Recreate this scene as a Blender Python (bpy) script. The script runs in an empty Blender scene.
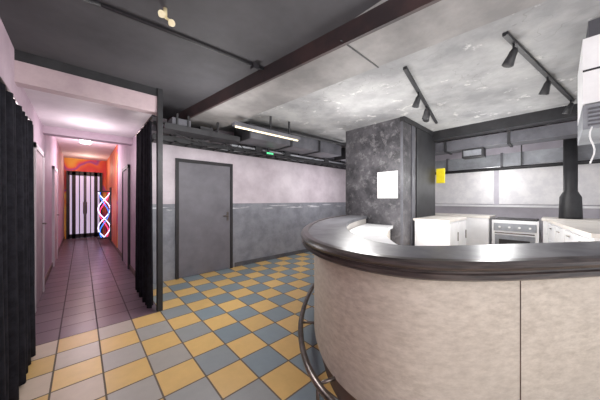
import bpy, bmesh, math, random
from mathutils import Vector, Matrix
random.seed(4)
sc=bpy.context.scene
try:
    sc.view_settings.view_transform='Standard'
except Exception: pass

# ------------------------------------------------------------ materials
def lin(c):
    return tuple(((v/255)/12.92 if v/255<=0.04045 else (((v/255)+0.055)/1.055)**2.4) for v in c)+(1,)
class NT:
    def __init__(s,name):
        s.m=bpy.data.materials.new(name); s.m.use_nodes=True
        s.t=s.m.node_tree; s.b=s.t.nodes['Principled BSDF']
    def n(s,typ,**k):
        nd=s.t.nodes.new(typ)
        for a,v in k.items(): setattr(nd,a,v)
        return nd
    def l(s,a,b): s.t.links.new(a,b)
    def math(s,op,a,b=None,c=None):
        nd=s.n('ShaderNodeMath',operation=op)
        for i,v in enumerate((a,b,c)):
            if v is None: continue
            if isinstance(v,(int,float)): nd.inputs[i].default_value=v
            else: s.l(v,nd.inputs[i])
        return nd.outputs[0]
    def mix(s,f,a,b,bt='MIX'):
        nd=s.n('ShaderNodeMix',data_type='RGBA',blend_type=bt)
        for i,v in ((0,f),(6,a),(7,b)):
            if isinstance(v,(int,float,tuple)): nd.inputs[i].default_value=v
            else: s.l(v,nd.inputs[i])
        return nd.outputs[2]
    def pos(s):
        return s.n('ShaderNodeNewGeometry').outputs['Position']
    def noise(s,scale,detail=4,rough=0.6,stretch=None):
        nd=s.n('ShaderNodeTexNoise'); nd.inputs['Scale'].default_value=scale
        nd.inputs['Detail'].default_value=detail; nd.inputs['Roughness'].default_value=rough
        p=s.pos()
        if stretch:
            mp=s.n('ShaderNodeMapping'); mp.inputs['Scale'].default_value=stretch
            s.l(p,mp.inputs[0]); p=mp.outputs[0]
        s.l(p,nd.inputs['Vector']); return nd.outputs['Fac']
    def ramp(s,f,lo,hi):
        nd=s.n('ShaderNodeMapRange'); nd.inputs[1].default_value=lo; nd.inputs[2].default_value=hi
        s.l(f,nd.inputs[0]); return nd.outputs[0]
def mat(name,c1,c2=None,scale=4,lo=.4,hi=.6,rough=.6,metal=0,stretch=None,bump=0,spec=.5):
    s=NT(name)
    c2=c2 or tuple(min(255,int(v*0.9)) for v in c1)
    f=s.ramp(s.noise(scale,6,.65,stretch),lo,hi)
    s.l(s.mix(f,lin(c1),lin(c2)),s.b.inputs['Base Color'])
    s.b.inputs['Roughness'].default_value=rough; s.b.inputs['Metallic'].default_value=metal
    s.b.inputs['Specular IOR Level'].default_value=spec
    if bump:
        b=s.n('ShaderNodeBump'); b.inputs['Strength'].default_value=bump; b.inputs['Distance'].default_value=.01
        s.l(s.noise(scale*8,4),b.inputs['Height']); s.l(b.outputs[0],s.b.inputs['Normal'])
    return s.m
def emis(name,c,st):
    s=NT(name); s.b.inputs['Base Color'].default_value=lin(c)
    s.b.inputs['Emission Color'].default_value=lin(c); s.b.inputs['Emission Strength'].default_value=st
    return s.m
def tilemat(name,size,ox,oy,cA,cB,cC,xs,grout,rough,gw=.02,var=.14):
    s=NT(name); sp=s.n('ShaderNodeSeparateXYZ'); s.l(s.pos(),sp.inputs[0])
    px=s.math('DIVIDE',s.math('SUBTRACT',sp.outputs[0],ox),size)
    py=s.math('DIVIDE',s.math('SUBTRACT',sp.outputs[1],oy),size)
    ix=s.math('FLOOR',px); iy=s.math('FLOOR',py)
    fx=s.math('FRACT',px); fy=s.math('FRACT',py)
    ex=s.math('MINIMUM',fx,s.math('SUBTRACT',1,fx)); ey=s.math('MINIMUM',fy,s.math('SUBTRACT',1,fy))
    e=s.math('LESS_THAN',s.math('MINIMUM',ex,ey),gw)
    ch=s.math('FLOORED_MODULO',s.math('ADD',ix,iy),2)
    cv=s.n('ShaderNodeCombineXYZ'); s.l(ix,cv.inputs[0]); s.l(iy,cv.inputs[1])
    wn=s.n('ShaderNodeTexWhiteNoise',noise_dimensions='3D'); s.l(cv.outputs[0],wn.inputs[0]); r=wn.outputs[0]
    B=s.mix(s.ramp(s.math('ADD',ix,s.math('MULTIPLY',r,1.5)),xs-1.5,xs+2),lin(cC),lin(cB))
    col=s.mix(ch,lin(cA),B)
    v=s.math('ADD',1-var/2,s.math('MULTIPLY',r,var))
    v2=s.math('ADD',.88,s.math('MULTIPLY',s.noise(9,6,.7),.24))
    vv=s.math('MULTIPLY',v,v2)
    cc=s.n('ShaderNodeCombineXYZ')
    for i in range(3): s.l(vv,cc.inputs[i])
    col=s.mix(1.0,col,cc.outputs[0],'MULTIPLY')
    col=s.mix(e,col,lin(grout))
    s.l(col,s.b.inputs['Base Color'])
    s.l(s.math('ADD',rough,s.math('MULTIPLY',e,.4)),s.b.inputs['Roughness'])
    b=s.n('ShaderNodeBump'); b.inputs['Strength'].default_value=.4; b.inputs['Distance'].default_value=.004
    s.l(s.math('SUBTRACT',1,e),b.inputs['Height']); s.l(b.outputs[0],s.b.inputs['Normal'])
    return s.m

M={}
M['tile']=tilemat('checker_tiles',.3,.73,3.4,(232,192,122),(138,152,160),(212,192,172),-1.0,(112,98,84),.34)
M['ctile']=tilemat('mauve_tiles',.3,.73,3.4,(118,98,108),(110,90,102),(110,90,102),-99,(76,62,68),.3)
M['blackceil']=mat('black_ceiling',(74,73,77),(56,55,59),1.2,.35,.65,.75)
M['beam']=mat('beam_grey',(136,133,132),(104,102,102),1.4,.35,.62,.7,bump=.2)
M['maroon']=mat('beam_maroon',(62,46,46),(46,38,40),3)
M['black']=mat('black_paint',(44,44,47),(32,32,35),4,rough=.55)
M['duct']=mat('duct_grey',(100,100,106),(80,80,86),2.5,rough=.5,metal=.1)
M['ductl']=mat('duct_light',(150,154,160),(126,128,134),2.5,rough=.45,metal=.2)
M['cloth']=mat('black_cloth',(38,37,44),(26,25,31),12,rough=.95,spec=.15)
M['white']=mat('white_laminate',(238,238,240),(226,226,228),2,rough=.4)
M['cream']=mat('cream_board',(228,223,216),(216,210,204),2,rough=.5)
M['paper']=mat('paper',(222,220,220),(208,206,208),5,rough=.8)
M['plinth']=mat('bar_plinth',(110,88,78),(84,66,60),4,rough=.5)
M['bartop']=mat('bar_top',(128,128,133),(100,100,106),4,.4,.6,.36)
M['nosing']=mat('bar_nosing',(80,71,68),(48,42,42),5,.4,.6,.28,stretch=(1,1,14))
M['steel']=mat('steel',(130,122,118),(104,96,92),8,rough=.28,metal=.9)
M['door']=mat('door_grey',(120,118,126),(102,100,108),2.2,.35,.65,.5)
M['dframe']=mat('door_frame_black',(46,44,48),(36,34,38),4)
M['mauve']=mat('mauve_wall',(196,176,188),(174,152,166),1.6,.35,.65,.7)
M['offw']=mat('offwhite_ceiling',(226,218,222),(206,198,203),1.5,.35,.65,.7)
M['pink']=mat('header_pinkwhite',(196,176,180),(172,152,158),2.5,.35,.65,.7)
M['farwall']=mat('far_wall',(188,184,192),(168,164,172),1.5,.35,.65,.7)
M['yellow']=mat('yellow_plastic',(236,216,30),(220,200,20),4)
M['tube']=emis('tube_glow',(255,240,205),.9)
M['neonw']=emis('neon_white',(235,225,255),2.0)
M['neonp']=emis('neon_pink',(255,60,120),1.8)
M['neonb']=emis('neon_blue',(60,130,255),1.8)
M['green']=emis('exit_green',(90,230,150),.8)
M['lampglow']=emis('lamp_glow',(255,240,245),5)
M['daypane']=emis('frosted_pane',(210,196,226),.6)
M['bulb']=mat('lamp_cream',(226,214,180),(214,200,160),5,rough=.35)
M['darkslot']=mat('dark_gap',(34,32,34),(28,26,28),4)

s=NT('pillar_stone')
a=s.ramp(s.noise(2.6,8,.72),.38,.62); b=s.ramp(s.noise(8,8,.75),.52,.62)
c=s.mix(a,lin((88,86,90)),lin((46,45,49))); c=s.mix(s.math('MULTIPLY',b,.4),c,lin((140,138,140)))
s.l(c,s.b.inputs['Base Color']); s.b.inputs['Roughness'].default_value=.45; M['pillar']=s.m
s=NT('bar_panel_wood')
a=s.ramp(s.noise(13,9,.75,(1,1,2.6)),.38,.64); b=s.ramp(s.noise(1.6,5,.6),.35,.65)
c=s.mix(a,lin((218,210,198)),lin((186,177,165))); c=s.mix(s.math('MULTIPLY',b,.4),c,lin((196,188,178)))
s.l(c,s.b.inputs['Base Color']); s.b.inputs['Roughness'].default_value=.55; M['panel']=s.m

s=NT('mural_glow_paint')  # coloured arcs; red-orange lighting of the corridor end is painted into them
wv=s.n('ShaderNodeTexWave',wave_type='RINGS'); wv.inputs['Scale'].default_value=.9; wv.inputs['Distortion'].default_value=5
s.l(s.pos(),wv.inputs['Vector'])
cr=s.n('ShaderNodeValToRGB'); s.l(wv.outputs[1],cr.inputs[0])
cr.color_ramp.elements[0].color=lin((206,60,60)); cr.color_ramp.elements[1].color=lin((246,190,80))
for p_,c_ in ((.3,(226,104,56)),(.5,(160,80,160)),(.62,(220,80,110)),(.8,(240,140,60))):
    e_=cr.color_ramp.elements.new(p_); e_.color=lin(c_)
s.l(cr.outputs[0],s.b.inputs['Base Color']); s.b.inputs['Roughness'].default_value=.6; M['muralglow']=s.m

s=NT('grey_ceiling')
a=s.ramp(s.noise(.9,7,.65),.38,.62); b=s.ramp(s.noise(4,6,.7),.60,.66)
c=s.mix(a,lin((158,158,158)),lin((118,118,120)))
c=s.mix(s.math('MULTIPLY',b,.5),c,lin((206,204,202)))
vo=s.n('ShaderNodeTexVoronoi',feature='DISTANCE_TO_EDGE'); vo.inputs['Scale'].default_value=.9
mp=s.n('ShaderNodeVectorMath',operation='ADD'); s.l(s.pos(),mp.inputs[0])
nn=s.n('ShaderNodeTexNoise'); nn.inputs['Scale'].default_value=3; s.l(s.pos(),nn.inputs[0]); s.l(nn.outputs['Color'],mp.inputs[1]); s.l(mp.outputs[0],vo.inputs[0])
ck=s.math('LESS_THAN',vo.outputs[0],.003)
c2=s.mix(s.math('MULTIPLY',ck,.35),c,lin((90,88,88))); s.l(c2,s.b.inputs['Base Color'])
s.b.inputs['Roughness'].default_value=.8; M['greyceil']=s.m
s=NT('two_tone_wall'); sp=s.n('ShaderNodeSeparateXYZ'); s.l(s.pos(),sp.inputs[0])
z=sp.outputs[2]; nz=s.noise(2.0,6,.65)
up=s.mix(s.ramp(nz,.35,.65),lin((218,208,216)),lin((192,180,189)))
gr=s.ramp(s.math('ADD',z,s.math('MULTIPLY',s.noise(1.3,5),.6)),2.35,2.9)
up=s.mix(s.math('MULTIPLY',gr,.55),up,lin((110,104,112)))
lo=s.mix(s.ramp(s.noise(3.5,6,.7),.4,.62),lin((146,148,157)),lin((124,126,135)))
scf=s.ramp(s.noise(3.0,4,.6,(.8,1,9)),.56,.60)
band=s.math('LESS_THAN',s.math('ABSOLUTE',s.math('SUBTRACT',z,1.24)),.035)
lo=s.mix(s.math('MULTIPLY',s.math('MULTIPLY',scf,band),.8),lo,lin((222,222,228)))
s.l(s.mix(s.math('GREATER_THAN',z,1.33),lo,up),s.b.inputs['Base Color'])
s.b.inputs['Roughness'].default_value=.45; M['twotone']=s.m

# ------------------------------------------------------------ mesh builder
class B:
    def __init__(s,name):
        s.name=name; s.bm=bmesh.new(); s.mats=[]
    def mi(s,m):
        if m not in s.mats: s.mats.append(m)
        return s.mats.index(m)
    def box(s,x0,x1,y0,y1,z0,z1,m,rot=None):
        vs=[Vector((x,y,z)) for x in (x0,x1) for y in (y0,y1) for z in (z0,z1)]
        if rot: 
            cen=Vector(((x0+x1)/2,(y0+y1)/2,(z0+z1)/2)); R=Matrix.Rotation(rot,3,'Z')
            vs=[R@(v-cen)+cen for v in vs]
        v=[s.bm.verts.new(p) for p in vs]; k=s.mi(m)
        for f in ((0,1,3,2),(4,6,7,5),(0,4,5,1),(2,3,7,6),(0,2,6,4),(1,5,7,3)):
            s.bm.faces.new([v[i] for i in f]).material_index=k
        return s
    def prism(s,pts,z0,z1,m):
        k=s.mi(m); a=[s.bm.verts.new((p[0],p[1],z0)) for p in pts]; b=[s.bm.verts.new((p[0],p[1],z1)) for p in pts]
        s.bm.faces.new(a[::-1]).material_index=k; s.bm.faces.new(b).material_index=k
        n=len(pts)
        for i in range(n):
            s.bm.faces.new((a[i],a[(i+1)%n],b[(i+1)%n],b[i])).material_index=k
        return s
    def tube(s,pts,r,m,seg=12,closed=False,radii=None):
        k=s.mi(m); pts=[Vector(p) for p in pts]; n=len(pts); rings=[]
        for i,p in enumerate(pts):
            if closed: t=(pts[(i+1)%n]-pts[i-1])
            else: t=pts[min(i+1,n-1)]-pts[max(i-1,0)]
            if t.length<1e-6: t=Vector((0,0,1))
            t.normalize(); up=Vector((0,0,1)) if abs(t.z)<.95 else Vector((1,0,0))
            if closed: up=Vector((0.01,1,.01))
            a=t.cross(up).normalized(); b=t.cross(a)
            rr=radii[i] if radii else r
            rings.append([s.bm.verts.new(p+(a*math.cos(q)+b*math.sin(q))*rr) for q in [2*math.pi*j/seg for j in range(seg)]])
        for i in range(n if closed else n-1):
            A=rings[i];Bq=rings[(i+1)%n]
            for j in range(seg):
                f=s.bm.faces.new((A[j],A[(j+1)%seg],Bq[(j+1)%seg],Bq[j])); f.material_index=k; f.smooth=True
        if not closed:
            s.bm.faces.new(rings[0][::-1]).material_index=k; s.bm.faces.new(rings[-1]).material_index=k
        return s
    def done(s,bevel=0):
        bmesh.ops.recalc_face_normals(s.bm,faces=s.bm.faces[:])
        me=bpy.data.meshes.new(s.name); s.bm.to_mesh(me); s.bm.free()
        for m in s.mats: me.materials.append(M[m])
        o=bpy.data.objects.new(s.name,me); sc.collection.objects.link(o)
        if bevel:
            md=o.modifiers.new('bevel','BEVEL'); md.width=bevel; md.segments=2; md.limit_method='ANGLE'
        return o

H=2.8
# ------------------------------------------------------------ shell
B('floor').box(-.46,8,-3,3.4,-.1,0,'tile').box(.73,8,3.4,4.6,-.1,0,'tile').done()
B('floor_corridor').box(-.46,.73,3.4,12.2,-.1,0,'ctile').done()
B('wall_left').box(-.58,-.46,-3,12.2,0,3.0,'mauve').done()
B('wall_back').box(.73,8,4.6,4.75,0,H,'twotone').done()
B('wall_corridor_right').box(.73,.85,4.75,12.2,0,3.0,'mauve').done()
B('wall_right').box(7.5,7.62,-3,4.6,0,H,'farwall').done()
B('ceiling').box(-.46,1.55,-3,4.6,H,H+.1,'blackceil').box(1.55,8,-3,4.75,H,H+.1,'greyceil').done()
B('ceiling_corridor').box(-.46,.73,3.55,5.6,2.6,2.66,'offw').box(-.46,.73,5.6,12.2,2.92,3.0,'offw').done()
B('wall_header').box(-.46,.73,3.42,3.55,2.5,2.7,'pink').box(-.46,.73,3.42,3.55,2.7,H,'black').done()
B('corridor_beam').box(-.46,.73,5.6,5.8,2.48,2.92,'mauve').done()
B('wall_end').box(-.46,.73,12.0,12.2,0,3.0,'muralglow').done()
B('wall_mural_glow').box(.715,.73,8.2,12.0,.09,2.92,'muralglow').done()  # panel carries the corridor's warm glow as paint
B('baseboard_back').box(2.36,7.5,4.585,4.6,0,.09,'duct').done()
B('baseboard_left').box(-.46,-.445,3.4,12,0,.09,'plinth').done()
B('baseboard_right').box(.715,.73,4.62,12,0,.09,'plinth').done()

def beamL(y): return 1.2+(4.0-y)*.13
def beamR(y): return 1.84+(3.7-y)*.09
bb=B('ceiling_beam')
bb.prism([(beamL(-3),-3),(beamR(-3),-3),(beamR(4.6),4.6),(beamL(4.6),4.6)],2.66,H,'beam')
bb.prism([(beamL(-3)-.03,-3),(beamL(-3),-3),(beamL(4.6),4.6),(beamL(4.6)-.03,4.6)],2.645,H,'maroon')
bb.box(1.5,2.08,1.16,1.172,2.656,2.66,'darkslot')
bb.done()
B('ceiling_beam').box(5.3,5.5,-2,1.78,2.62,H,'black').done()
B('ceiling_panel').box(5.5,7.5,-2,3.0,2.68,2.72,'offw').done()
B('post').box(.70,.76,3.40,3.47,0,H,'black').done(.004)
p=B('pillar').box(3.98,5.45,1.78,2.96,0,H,'pillar')
p.box(3.965,3.98,1.78,1.82,0,H,'duct').box(4.3,4.42,1.765,1.78,0,H,'duct').box(4.5,5.45,1.765,1.78,0,H,'black').box(3.96,5.47,1.75,1.83,2.72,H,'black')
p.done()
B('notice_sheet').box(3.955,3.964,1.86,2.24,1.43,1.90,'paper').box(3.964,3.98,1.87,2.23,1.44,1.89,'white').done()

# ------------------------------------------------------------ doors
d=B('door_1')
d.box(1.22,1.27,4.56,4.6,0,2.14,'dframe').box(2.25,2.30,4.56,4.6,0,2.14,'dframe').box(1.27,2.25,4.56,4.6,2.08,2.14,'dframe')
d.box(1.275,2.245,4.572,4.598,.008,2.078,'door')
d.box(2.17,2.21,4.565,4.572,.98,1.16,'steel').tube([(2.19,4.57,1.08),(2.19,4.53,1.08),(2.09,4.53,1.08)],.011,'steel')
d.done(.002)
g=B('door_2')
x0,x1,zt=-.36,.55,2.45
g.box(x0,x1,11.96,11.985,0,zt,'daypane')
for i,w in ((0,.045),(1,.05),(2,.014),(3,.04),(4,.014),(5,.05),(6,.045)):
    xx=x0+(x1-x0)*i/6
    g.box(xx-w,xx+w,11.9,11.96,0,zt,'dframe' if i!=3 else 'duct')
for zz in (.1,zt-.06): g.box(x0,x1,11.9,11.96,zz-.09,zz+.06,'dframe')
g.tube([(.05,11.88,.9),(.05,11.86,.92),(.05,11.86,1.3),(.05,11.88,1.32)],.012,'steel').tube([(.14,11.88,.9),(.14,11.86,.92),(.14,11.86,1.3),(.14,11.88,1.32)],.012,'steel')
g.done()
for k,(yy,nm) in enumerate(((4.4,'door_3'),(7.2,'door_4'))):
    q=B(nm); 
    q.box(-.46,-.42,yy,yy+.07,0,2.12,'offw').box(-.46,-.42,yy+.9,yy+.97,0,2.12,'offw').box(-.46,-.42,yy,yy+.97,2.05,2.12,'offw')
    q.box(-.46,-.435,yy+.07,yy+.9,.005,2.05,'pink').tube([(-.43,yy+.8,1.05),(-.39,yy+.8,1.05),(-.39,yy+.7,1.05)],.01,'steel').done()
q=B('door_5'); yy=5.9
q.box(.69,.73,yy,yy+.07,0,2.12,'dframe').box(.69,.73,yy+.9,yy+.97,0,2.12,'dframe').box(.69,.73,yy,yy+.97,2.05,2.12,'dframe')
q.box(.705,.73,yy+.07,yy+.9,.005,2.05,'mauve').done()

nb=B('neon_sign')
N_=60
for ph,m,am,y in ((0,'neonw',.15,10.0),(math.pi,'neonw',.15,9.96),(.7,'neonp',.11,10.03),(math.pi+.7,'neonb',.11,9.93)):
    nb.tube([(.54+am*math.sin(ph+2*math.pi*1.2*t/N_),y,.20+1.45*t/N_) for t in range(N_+1)],.012,m,8)
nb.box(.68,.715,9.8,10.12,.1,1.8,'dframe').box(.37,.68,9.9,10.06,1.66,1.69,'dframe').box(.37,.68,9.88,10.08,.15,.19,'dframe')
nb.done()
B('ceiling_light').box(-.05,.2,7.2,8.4,2.88,2.92,'white').box(-.02,.17,7.23,8.37,2.86,2.88,'lampglow').done()

# ------------------------------------------------------------ curtains
def curtain(name,p0,p1,z0,z1,folds,amp):
    bm=bmesh.new(); n=folds*10; rows=14; p0=Vector(p0);p1=Vector(p1)
    dr=(p1-p0); nr=Vector((-dr.y,dr.x)).normalized(); g=[]
    for j in range(rows+1):
        v=j/rows; z=z1+(z0-z1)*v; row=[]
        for i in range(n+1):
            u=i/n
            a=amp*(.55+.45*v)*(1+.3*math.sin(i*.37))
            off=a*math.sin(u*folds*2*math.pi+.5*math.sin(v*3+u*5))
            q=p0+dr*u+nr*off
            row.append(bm.verts.new((q.x,q.y,z)))
        g.append(row)
    for j in range(rows):
        for i in range(n):
            f=bm.faces.new((g[j][i],g[j][i+1],g[j+1][i+1],g[j+1][i])); f.smooth=True
    me=bpy.data.meshes.new(name); bm.to_mesh(me); bm.free(); me.materials.append(M['cloth'])
    o=bpy.data.objects.new(name,me); sc.collection.objects.link(o)
    md=o.modifiers.new('s','SOLIDIFY'); md.thickness=.004
    return o
c1=curtain('curtain',(-.37,1.9),(-.35,3.34),.02,2.10,10,.04)
c2=curtain('curtain',(.65,4.5),(.65,3.52),.02,2.42,8,.036)
r1=B('rail').tube([(-.37,1.5,2.12),(-.355,3.39,2.12)],.014,'steel').box(-.46,-.35,3.34,3.38,2.11,2.16,'steel').box(-.46,-.36,1.9,1.94,2.11,2.16,'steel').done(); r1.parent=c1
r2=B('rail').tube([(.65,3.48,2.44),(.65,4.6,2.44)],.014,'steel').done(); r2.parent=c2

# ------------------------------------------------------------ bar counter
ctrl=[(3.9,-1.5),(3.0,-.9),(2.3,-.43),(1.75,-.06),(1.36,.22),(1.13,.48),(1.07,.80),(1.15,1.16),(1.42,1.56),(1.83,1.95),(2.48,2.4),(3.15,2.7),(3.86,2.9)]
def chaikin(P,it=4):
    P=[Vector(p) for p in P]
    for _ in range(it):
        Q=[P[0]]
        for a,b in zip(P[:-1],P[1:]): Q+= [a*.75+b*.25,a*.25+b*.75]
        Q.append(P[-1]); P=Q
    return P
path=chaikin(ctrl)
def normals(P):
    N=[]
    for i in range(len(P)):
        t=P[min(i+1,len(P)-1)]-P[max(i-1,0)]; t.normalize(); N.append(Vector((t.y,-t.x)))
    return N
NR=normals(path)
def sweep(b,prof,m,i0=0,i1=None):
    k=b.mi(m); i1=i1 or len(path); rings=[]
    for i in range(i0,i1):
        rings.append([b.bm.verts.new((min(path[i].x+NR[i].x*t,3.955),path[i].y+NR[i].y*t,z)) for t,z in prof])
    n=len(prof)
    for A,C in zip(rings[:-1],rings[1:]):
        for j in range(n):
            f=b.bm.faces.new((A[j],A[(j+1)%n],C[(j+1)%n],C[j])); f.material_index=k
    b.bm.faces.new(rings[0]).material_index=k; b.bm.faces.new(rings[-1][::-1]).material_index=k
bc=B('bar_counter')
sweep(bc,[(.05,1.10),(.47,1.10),(.47,1.055),(.05,1.055)],'bartop')
sweep(bc,[(.075,1.106),(.07,1.112),(.03,1.110),(.008,1.099),(0,1.085),(.006,1.07),(.022,1.064),(.022,1.056),(.010,1.05),(.010,1.028),(.024,1.018),(.12,1.018),(.12,1.055),(.075,1.06)],'nosing')
sweep(bc,[(.13,.20),(.13,1.02),(.17,1.02),(.17,.20)],'panel')
sweep(bc,[(.19,0),(.19,.20),(.24,.20),(.24,0)],'plinth')
sweep(bc,[(.42,0),(.42,1.055),(.44,1.055),(.44,0)],'cream')
def at(i,t): return path[i]+NR[i]*t
bc_o=bc.done()
L=[0]
for a,b_ in zip(path[:-1],path[1:]): L.append(L[-1]+(b_-a).length)
def bylen(l):
    for i in range(len(L)-1):
        if L[i+1]>=l: return i
    return len(L)-1
def atlen(l,t):
    i=bylen(l); f=(l-L[i])/(L[i+1]-L[i]); return path[i].lerp(path[i+1],f)+NR[i]*t, NR[i]
sb=B('panel_seam')
for l in (2.75,5.2):
    q,nv=atlen(l,.129); ang=math.atan2(nv.y,nv.x)
    sb.box(q.x-.002,q.x+.002,q.y-.002,q.y+.002,.20,1.0,'plinth',rot=ang)
so=sb.done(); so.parent=bc_o
fr=B('foot_rail')
fr.tube([(*at(i,.0),.2) for i in range(bylen(.8),len(path)-12)],.024,'steel',12)
for l in (1.2,1.9,2.6,3.3,4.0,4.8):
    q,nv=atlen(l,0); r=q+nv*.2
    fr.tube([(q.x,q.y,.2),(r.x,r.y,.2)],.012,'steel',8)
    fr.tube([(q.x,q.y,.2),(q.x,q.y,.0)],.012,'steel',8)
fo=fr.done(); fo.parent=bc_o
wt=B('bar_worktop')
i0=bylen(3.1)
sweep(wt,[(.46,.96),(.95,.96),(.95,.92),(.46,.92)],'white',i0)
sweep(wt,[(.46,0),(.46,.92),(.9,.92),(.9,0)],'cream',i0)
wo=wt.done(); wo.parent=bc_o

# ------------------------------------------------------------ back bar units
def unit(name,x0,x1,y0,y1,zt,side,n,rot=0,drawers=False):
    b=B(name); b.box(x0,x1,y0,y1,.08,zt-.04,'white').box(x0+.03,x1-.03,y0+.03,y1-.03,0,.08,'darkslot')
    b.box(x0-.02,x1+.02,y0-.02,y1+.02,zt-.04,zt,'cream')
    for i in range(n):
        if side=='-x':
            a=y0+(y1-y0)*i/n+.01; c=y0+(y1-y0)*(i+1)/n-.01
            if drawers:
                for z0,z1 in ((.1,.55),(.57,.8),(.82,zt-.06)): b.box(x0-.015,x0-.001,a,c,z0,z1,'white').box(x0-.03,x0-.015,(a+c)/2-.06,(a+c)/2+.06,z1-.05,z1-.04,'steel')
            else: b.box(x0-.015,x0-.001,a,c,.1,zt-.06,'white').box(x0-.03,x0-.015,c-.05,c-.04,.7,.85,'steel')
        else:
            s=1 if side=='+y' else -1; yy=y1 if s>0 else y0
            a=x0+(x1-x0)*i/n+.01; c=x0+(x1-x0)*(i+1)/n-.01
            ya,yb=sorted((yy+s*.001,yy+s*.015)); yc,yd=sorted((yy+s*.015,yy+s*.03))
            b.box(a,c,ya,yb,.1,zt-.06,'white').box(c-.05,c-.04,yc,yd,.7,.85,'steel')
    return b.done(.002)
unit('base_cabinet',4.3,5.3,1.2,1.72,1.08,'-y',2)
unit('base_cabinet',5.9,6.5,.95,2.4,1.08,'-x',3)
unit('base_cabinet',5.9,6.5,-1.2,.2,1.08,'-x',2,drawers=True)
ov=B('oven').box(5.9,6.5,.25,.90,0,1.02,'white').box(5.88,5.9,.30,.85,.3,.74,'ductl').box(5.875,5.88,.36,.79,.36,.66,'black').box(5.885,5.9,.28,.87,.82,.96,'ductl')
ov.tube([(5.86,.3,.78),(5.86,.85,.78)],.012,'steel').box(5.92,6.48,.27,.88,1.02,1.04,'black')
for i in range(4): ov.tube([(5.885,.36+i*.14,.89),(5.865,.36+i*.14,.89)],.018,'white')
ov.done(.003)
ar=B('drawer_unit'); ar.prism([(3.6,-.22),(3.72,-.62),(5.6,-.40),(5.6,.12)],.08,1.04,'white').prism([(3.57,-.2),(3.70,-.65),(5.64,-.43),(5.64,.15)],1.04,1.08,'cream').prism([(3.7,-.28),(3.78,-.58),(5.5,-.38),(5.5,.06)],0,.08,'darkslot')
for i in range(4):
    for z0,z1 in ((.12,.5),(.53,.76),(.79,1.01)):
        t0=(i+.03)/4;t1=(i+.97)/4
        A=Vector((3.6,-.22));C=Vector((5.6,.12)); a=A.lerp(C,t0);c=A.lerp(C,t1); nn=Vector((-.168,.986))*.015
        ar.prism([tuple(a),tuple(c),tuple(c+nn),tuple(a+nn)],z0,z1,'white')
        mdl=(a+c)/2+nn; dd=(c-a).normalized()*.07
        ar.tube([(*(mdl-dd+nn),z1-.05),(*(mdl+dd+nn),z1-.05)],.006,'steel',6)
ar.done()
B('wall_ledge').box(7.1,7.5,-2.5,4.0,0,1.24,'farwall').box(7.06,7.5,-2.5,4.0,1.24,1.28,'white').done()
wp=B('wall_panel')
for a,c in ((1.1,3.0),(-.6,1.0),(-2.3,-.7)): wp.box(7.46,7.5,a,c,1.3,2.12,'paper')
wp.box(7.45,7.5,-2.3,3.0,2.12,2.16,'darkslot').done()
d=B('extractor_duct').box(6.45,6.8,-2.0,3.3,2.1,2.36,'ductl')
for y in (-1.2,-.2,.8,1.8,2.8): d.box(6.43,6.82,y,y+.04,2.08,2.38,'duct')
for y in (-1,2.5): d.box(6.6,6.63,y,y+.03,2.36,2.68,'black')
d.tube([(6.35,-1.8,2.05),(6.35,3.2,2.05)],.03,'black')
for y in (-1.0,.5,2.5): d.box(6.34,6.36,y,y+.02,2.05,2.68,'black')
d.done()
d=B('ventilation_duct').box(5.62,6.0,-.6,2.4,2.42,2.62,'duct').box(5.60,6.02,.6,.64,2.40,2.64,'black').box(5.60,6.02,1.6,1.64,2.40,2.64,'black')
for y in (-.4,2.2): d.box(5.8,5.83,y,y+.03,2.62,2.68,'black')
d.tube([(6.2,.1,2.55),(6.2,2.9,2.55)],.04,'ductl').box(5.7,5.95,1.0,1.35,2.25,2.42,'black').box(5.695,5.70,1.03,1.32,2.28,2.39,'ductl')
d.done()
B('flue_pipe').tube([(6.2,-.12,1.08),(6.2,-.12,1.12),(6.2,-.12,1.45),(6.2,-.12,1.55),(6.2,-.12,2.48)],.1,'black',20,radii=[.14,.14,.13,.085,.085]).done()
B('warning_sign').box(5.5,5.52,1.6,1.75,1.75,2.05,'yellow').box(5.47,5.5,1.6,1.75,1.75,2.05,'yellow').done()
vu=B('ventilation_unit').box(2.9,3.7,-1.2,-.12,2.15,2.66,'white').box(2.9,3.7,-1.2,-.12,1.95,2.14,'ductl').box(2.93,3.67,-1.17,-.15,2.66,H,'duct')
for i in range(5): vu.box(2.885,2.9,-1.15,-.15,1.975+i*.031,1.987+i*.031,'duct')
vu.box(2.89,2.9,-1.2,-.12,2.40,2.412,'darkslot').done()
cb=B('hanging_cable'); cb.tube([(2.87,-.165+.012*math.sin(t*.9),1.96-.035*t) for t in range(0,9)],.005,'white',6)
cb.done()

# ------------------------------------------------------------ services along back wall
d=B('air_duct').box(2.1,4.6,3.55,4.05,2.46,2.70,'duct').box(2.08,2.1,3.53,4.07,2.44,2.72,'black')
for x in (3.0,3.8): d.box(x,x+.04,3.53,4.07,2.44,2.72,'black')
for x in (2.4,4.2): d.box(x,x+.03,3.8,3.83,2.70,H-.01,'black')
d.tube([(2.0,3.45,2.6),(2.4,3.45,2.66),(4.6,3.45,2.72)],.03,'black',10)
d.done()
d=B('ventilation_duct').box(4.75,6.3,3.5,3.85,2.42,2.66,'duct').box(4.73,4.78,3.48,3.87,2.40,2.68,'black').box(5.5,5.54,3.48,3.87,2.40,2.68,'black').box(5.0,5.03,3.6,3.63,2.66,H-.01,'black').box(6.0,6.03,3.6,3.63,2.66,H-.01,'black').done()
ct=B('cable_tray')
for y in (4.2,4.48): ct.box(.8,6.4,y,y+.02,2.34,2.42,'black')
for i in range(22): ct.box(.85+i*.25,.89+i*.25,4.2,4.5,2.34,2.36,'black')
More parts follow.
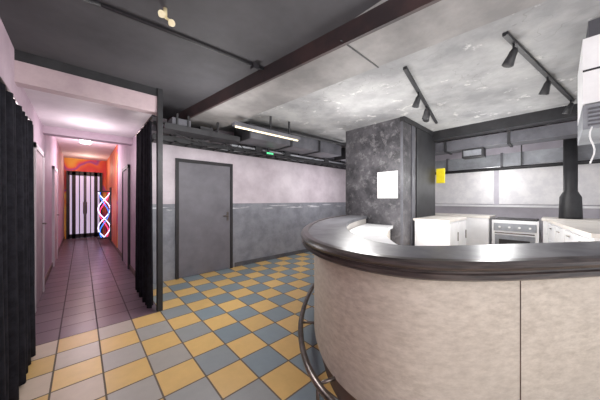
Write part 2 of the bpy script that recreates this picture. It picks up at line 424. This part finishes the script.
for i in range(5):
    pts=[(.8+j*.35,4.24+i*.05,2.385+.012*math.sin(j*1.3+i*2)) for j in range(17)]
    ct.tube(pts,.014,('black','duct','black','ductl','black')[i],6)
for x in (1.1,2.4,3.8,5.4): ct.box(x,x+.03,4.2,4.22,2.42,2.64,'black').box(x,x+.03,4.48,4.5,2.42,2.64,'black')
for y in (4.15,4.5): ct.box(.8,6.4,y,y+.02,2.54,2.60,'black')
ct.box(.8,6.4,4.17,4.5,2.54,2.55,'duct')
for i in range(3): ct.tube([(.8+j*.4,4.22+i*.09,2.585+.015*math.sin(j*1.7+i)) for j in range(14)],.02,'black',6)
ct.tube([(.9,4.12,2.48),(2.0,4.12,2.48),(2.06,4.12,2.42),(6.2,4.12,2.42)],.022,'ductl',8)
for x in (1.35,2.55,3.3,4.6): ct.box(x,x+.16,4.08,4.16,2.38,2.50,'black')
cto=ct.done()
ct=B('cable_tray')
ct.box(.85,2.0,3.72,3.98,2.40,2.42,'black').box(.85,2.0,3.70,3.72,2.40,2.48,'black').box(.85,2.0,3.98,4.0,2.40,2.48,'black')
for x in (1.0,1.15,1.6): ct.box(x,x+.025,3.70,3.72,2.48,2.64,'black').box(x,x+.025,3.98,4.0,2.48,2.64,'black')
for i in range(3): ct.tube([(.85+j*.12,3.78+i*.07,2.45+.01*math.sin(j*2+i)) for j in range(10)],.016,'ductl' if i==0 else 'black',6)
ct.box(.95,1.2,3.72,3.95,2.48,2.58,'duct').box(1.35,1.55,3.74,3.93,2.46,2.54,'black')
ct.done()
hc=B('loose_cable')
for k,(xa,xb,y,sg) in enumerate(((.9,1.7,3.9,.12),(2.2,2.65,4.1,.12),(3.1,4.4,4.1,.12),(1.2,2.0,4.1,.12),(1.9,2.2,4.1,.16),(4.5,5.6,4.1,.12))):
    hc.tube([(xa+(xb-xa)*t/12,y,2.46-sg*math.sin(math.pi*t/12)) for t in range(13)],.009,'black',6)
ho=hc.done(); ho.parent=cto
B('fluorescent_light').box(1.65,2.95,3.2,3.3,2.50,2.55,'duct').tube([(1.68,3.25,2.49),(2.92,3.25,2.49)],.015,'tube').box(2.3,2.33,3.24,3.26,2.55,2.79,'black').box(2.7,2.73,3.24,3.26,2.55,2.79,'black').done()
B('exit_sign').box(2.75,2.95,4.02,4.06,2.33,2.38,'black').box(2.77,2.93,4.015,4.02,2.34,2.37,'green').box(2.8,2.84,4.03,4.05,2.37,2.45,'black').done()
cp=B('ceiling_conduit').tube([(.1,2.2,2.785),(1.42,2.12,2.785)],.014,'black',8).tube([(-.4,2.3,2.785),(.1,2.2,2.785)],.014,'black',8)
cp.box(1.28,1.34,2.09,2.15,2.74,H,'dframe').done()
es=B('emergency_spotlight').tube([(.45,1.95,H),(.45,1.95,2.74)],.014,'bulb').tube([(.42,1.94,2.735),(.48,1.96,2.735)],.009,'bulb')
for dx,dz in ((-.03,.012),(.035,-.02)):
    es.tube([(.45+dx,1.97,2.73+dz),(.45+dx,1.94,2.725+dz),(.45+dx,1.915,2.712+dz)],.03,'bulb',14,radii=[.010,.018,.024])
es.done()
def track(p0,p1,z,heads):
    b=B('track_light'); p0=Vector(p0);p1=Vector(p1); dr=(p1-p0); nrm=Vector((-dr.y,dr.x)).normalized()*.018
    b.prism([tuple(p0-nrm),tuple(p1-nrm),tuple(p1+nrm),tuple(p0+nrm)],z-.03,z-.002,'black')
    for t,ax,ay in heads:
        q=p0+dr*t; Z=z-.03
        b.tube([(q.x,q.y,Z),(q.x,q.y,Z-.07)],.009,'black',8)
        a=Vector((q.x,q.y,Z-.07)); dv=Vector((ax,ay,-1)).normalized()
        b.tube([a-dv*.03,a,a+dv*.03,a+dv*.11,a+dv*.115],.03,'black',16,radii=[.018,.03,.032,.045,.036])
        b.tube([a+dv*.112,a+dv*.118],.034,'darkslot',16)
    b.done()
track((2.5,1.1),(4.7,1.5),H,((.3,.3,.5),(.55,.4,.3),(.62,-.3,.2)))
track((2.6,.31),(5.06,-.12),H,((.08,.0,.4),(.5,.3,.3),(.95,.2,.4)))

# ------------------------------------------------------------ lights
def area(n,loc,rot,sx,sy,e,c=(1,1,1)):
    l=bpy.data.lights.new(n,'AREA'); l.shape='RECTANGLE'; l.size=sx; l.size_y=sy; l.energy=e; l.color=c
    o=bpy.data.objects.new(n,l); o.location=loc; o.rotation_euler=rot; sc.collection.objects.link(o); return o
def point(n,loc,e,c=(1,1,1),r=.15):
    l=bpy.data.lights.new(n,'POINT'); l.energy=e; l.color=c; l.shadow_soft_size=r
    o=bpy.data.objects.new(n,l); o.location=loc; sc.collection.objects.link(o); return o
R=math.radians
area('rear_fill',(-.1,-2.4,1.9),(R(85),0,R(-25)),2.2,1.6,85,(1,.99,.97))  # added fill from behind the camera, not a fitting of the room
area('rear_ceiling_fill',(.3,-1.2,1.3),(R(170),0,R(-40)),1.6,1.6,80,(1,.99,.98))  # added upward fill behind the camera, brightens the ceiling
area('bar_ceiling_fill',(3.2,.9,.5),(R(180),0,0),1.0,1.2,50,(1,.99,.98))  # added fill hidden by the counter, aimed up to lighten the ceiling
point('room_fill',(3.0,2.0,1.9),52,(1,.98,.96),.25)  # bare fill light added mid-room, has no fixture
point('hall_fill',(1.2,2.9,1.9),54,(1,.98,.97),.25)  # added fill on the hall side, source unseen
point('bar_fill',(5.0,.7,1.9),50,(1,.99,.98),.2)  # fill added over the bar, separate from the track heads
point('back_fill',(4.9,3.2,1.8),52,(1,.98,.99),.25)  # unseen fill added near the back wall
point('kitchen_fill',(6.9,1.0,1.9),17,(1,1,1),.2)  # extra fill added by the kitchen units, no lamp there
point('corridor_lamp',(.1,5.0,2.2),15,(1,.92,.96),.12)
point('corridor_lamp',(.1,8.0,2.3),32,(1,.84,.93),.12)
point('end_lamp',(.15,11.0,2.5),16,(1,.75,.6),.12)
point('neon_glow',(.3,9.6,1.2),4,(1,.6,.85),.1)
w=bpy.data.worlds.new('world'); sc.world=w; w.use_nodes=True
w.node_tree.nodes['Background'].inputs[0].default_value=(.95,.96,1,1)
w.node_tree.nodes['Background'].inputs[1].default_value=1.15

cam=bpy.data.cameras.new('camera'); cam.sensor_width=36; cam.lens=14.3; cam.clip_start=.02
co=bpy.data.objects.new('camera',cam); co.location=(0,0,1.4); co.rotation_euler=(R(90),0,R(-42.5)); sc.collection.objects.link(co)
sc.camera=co
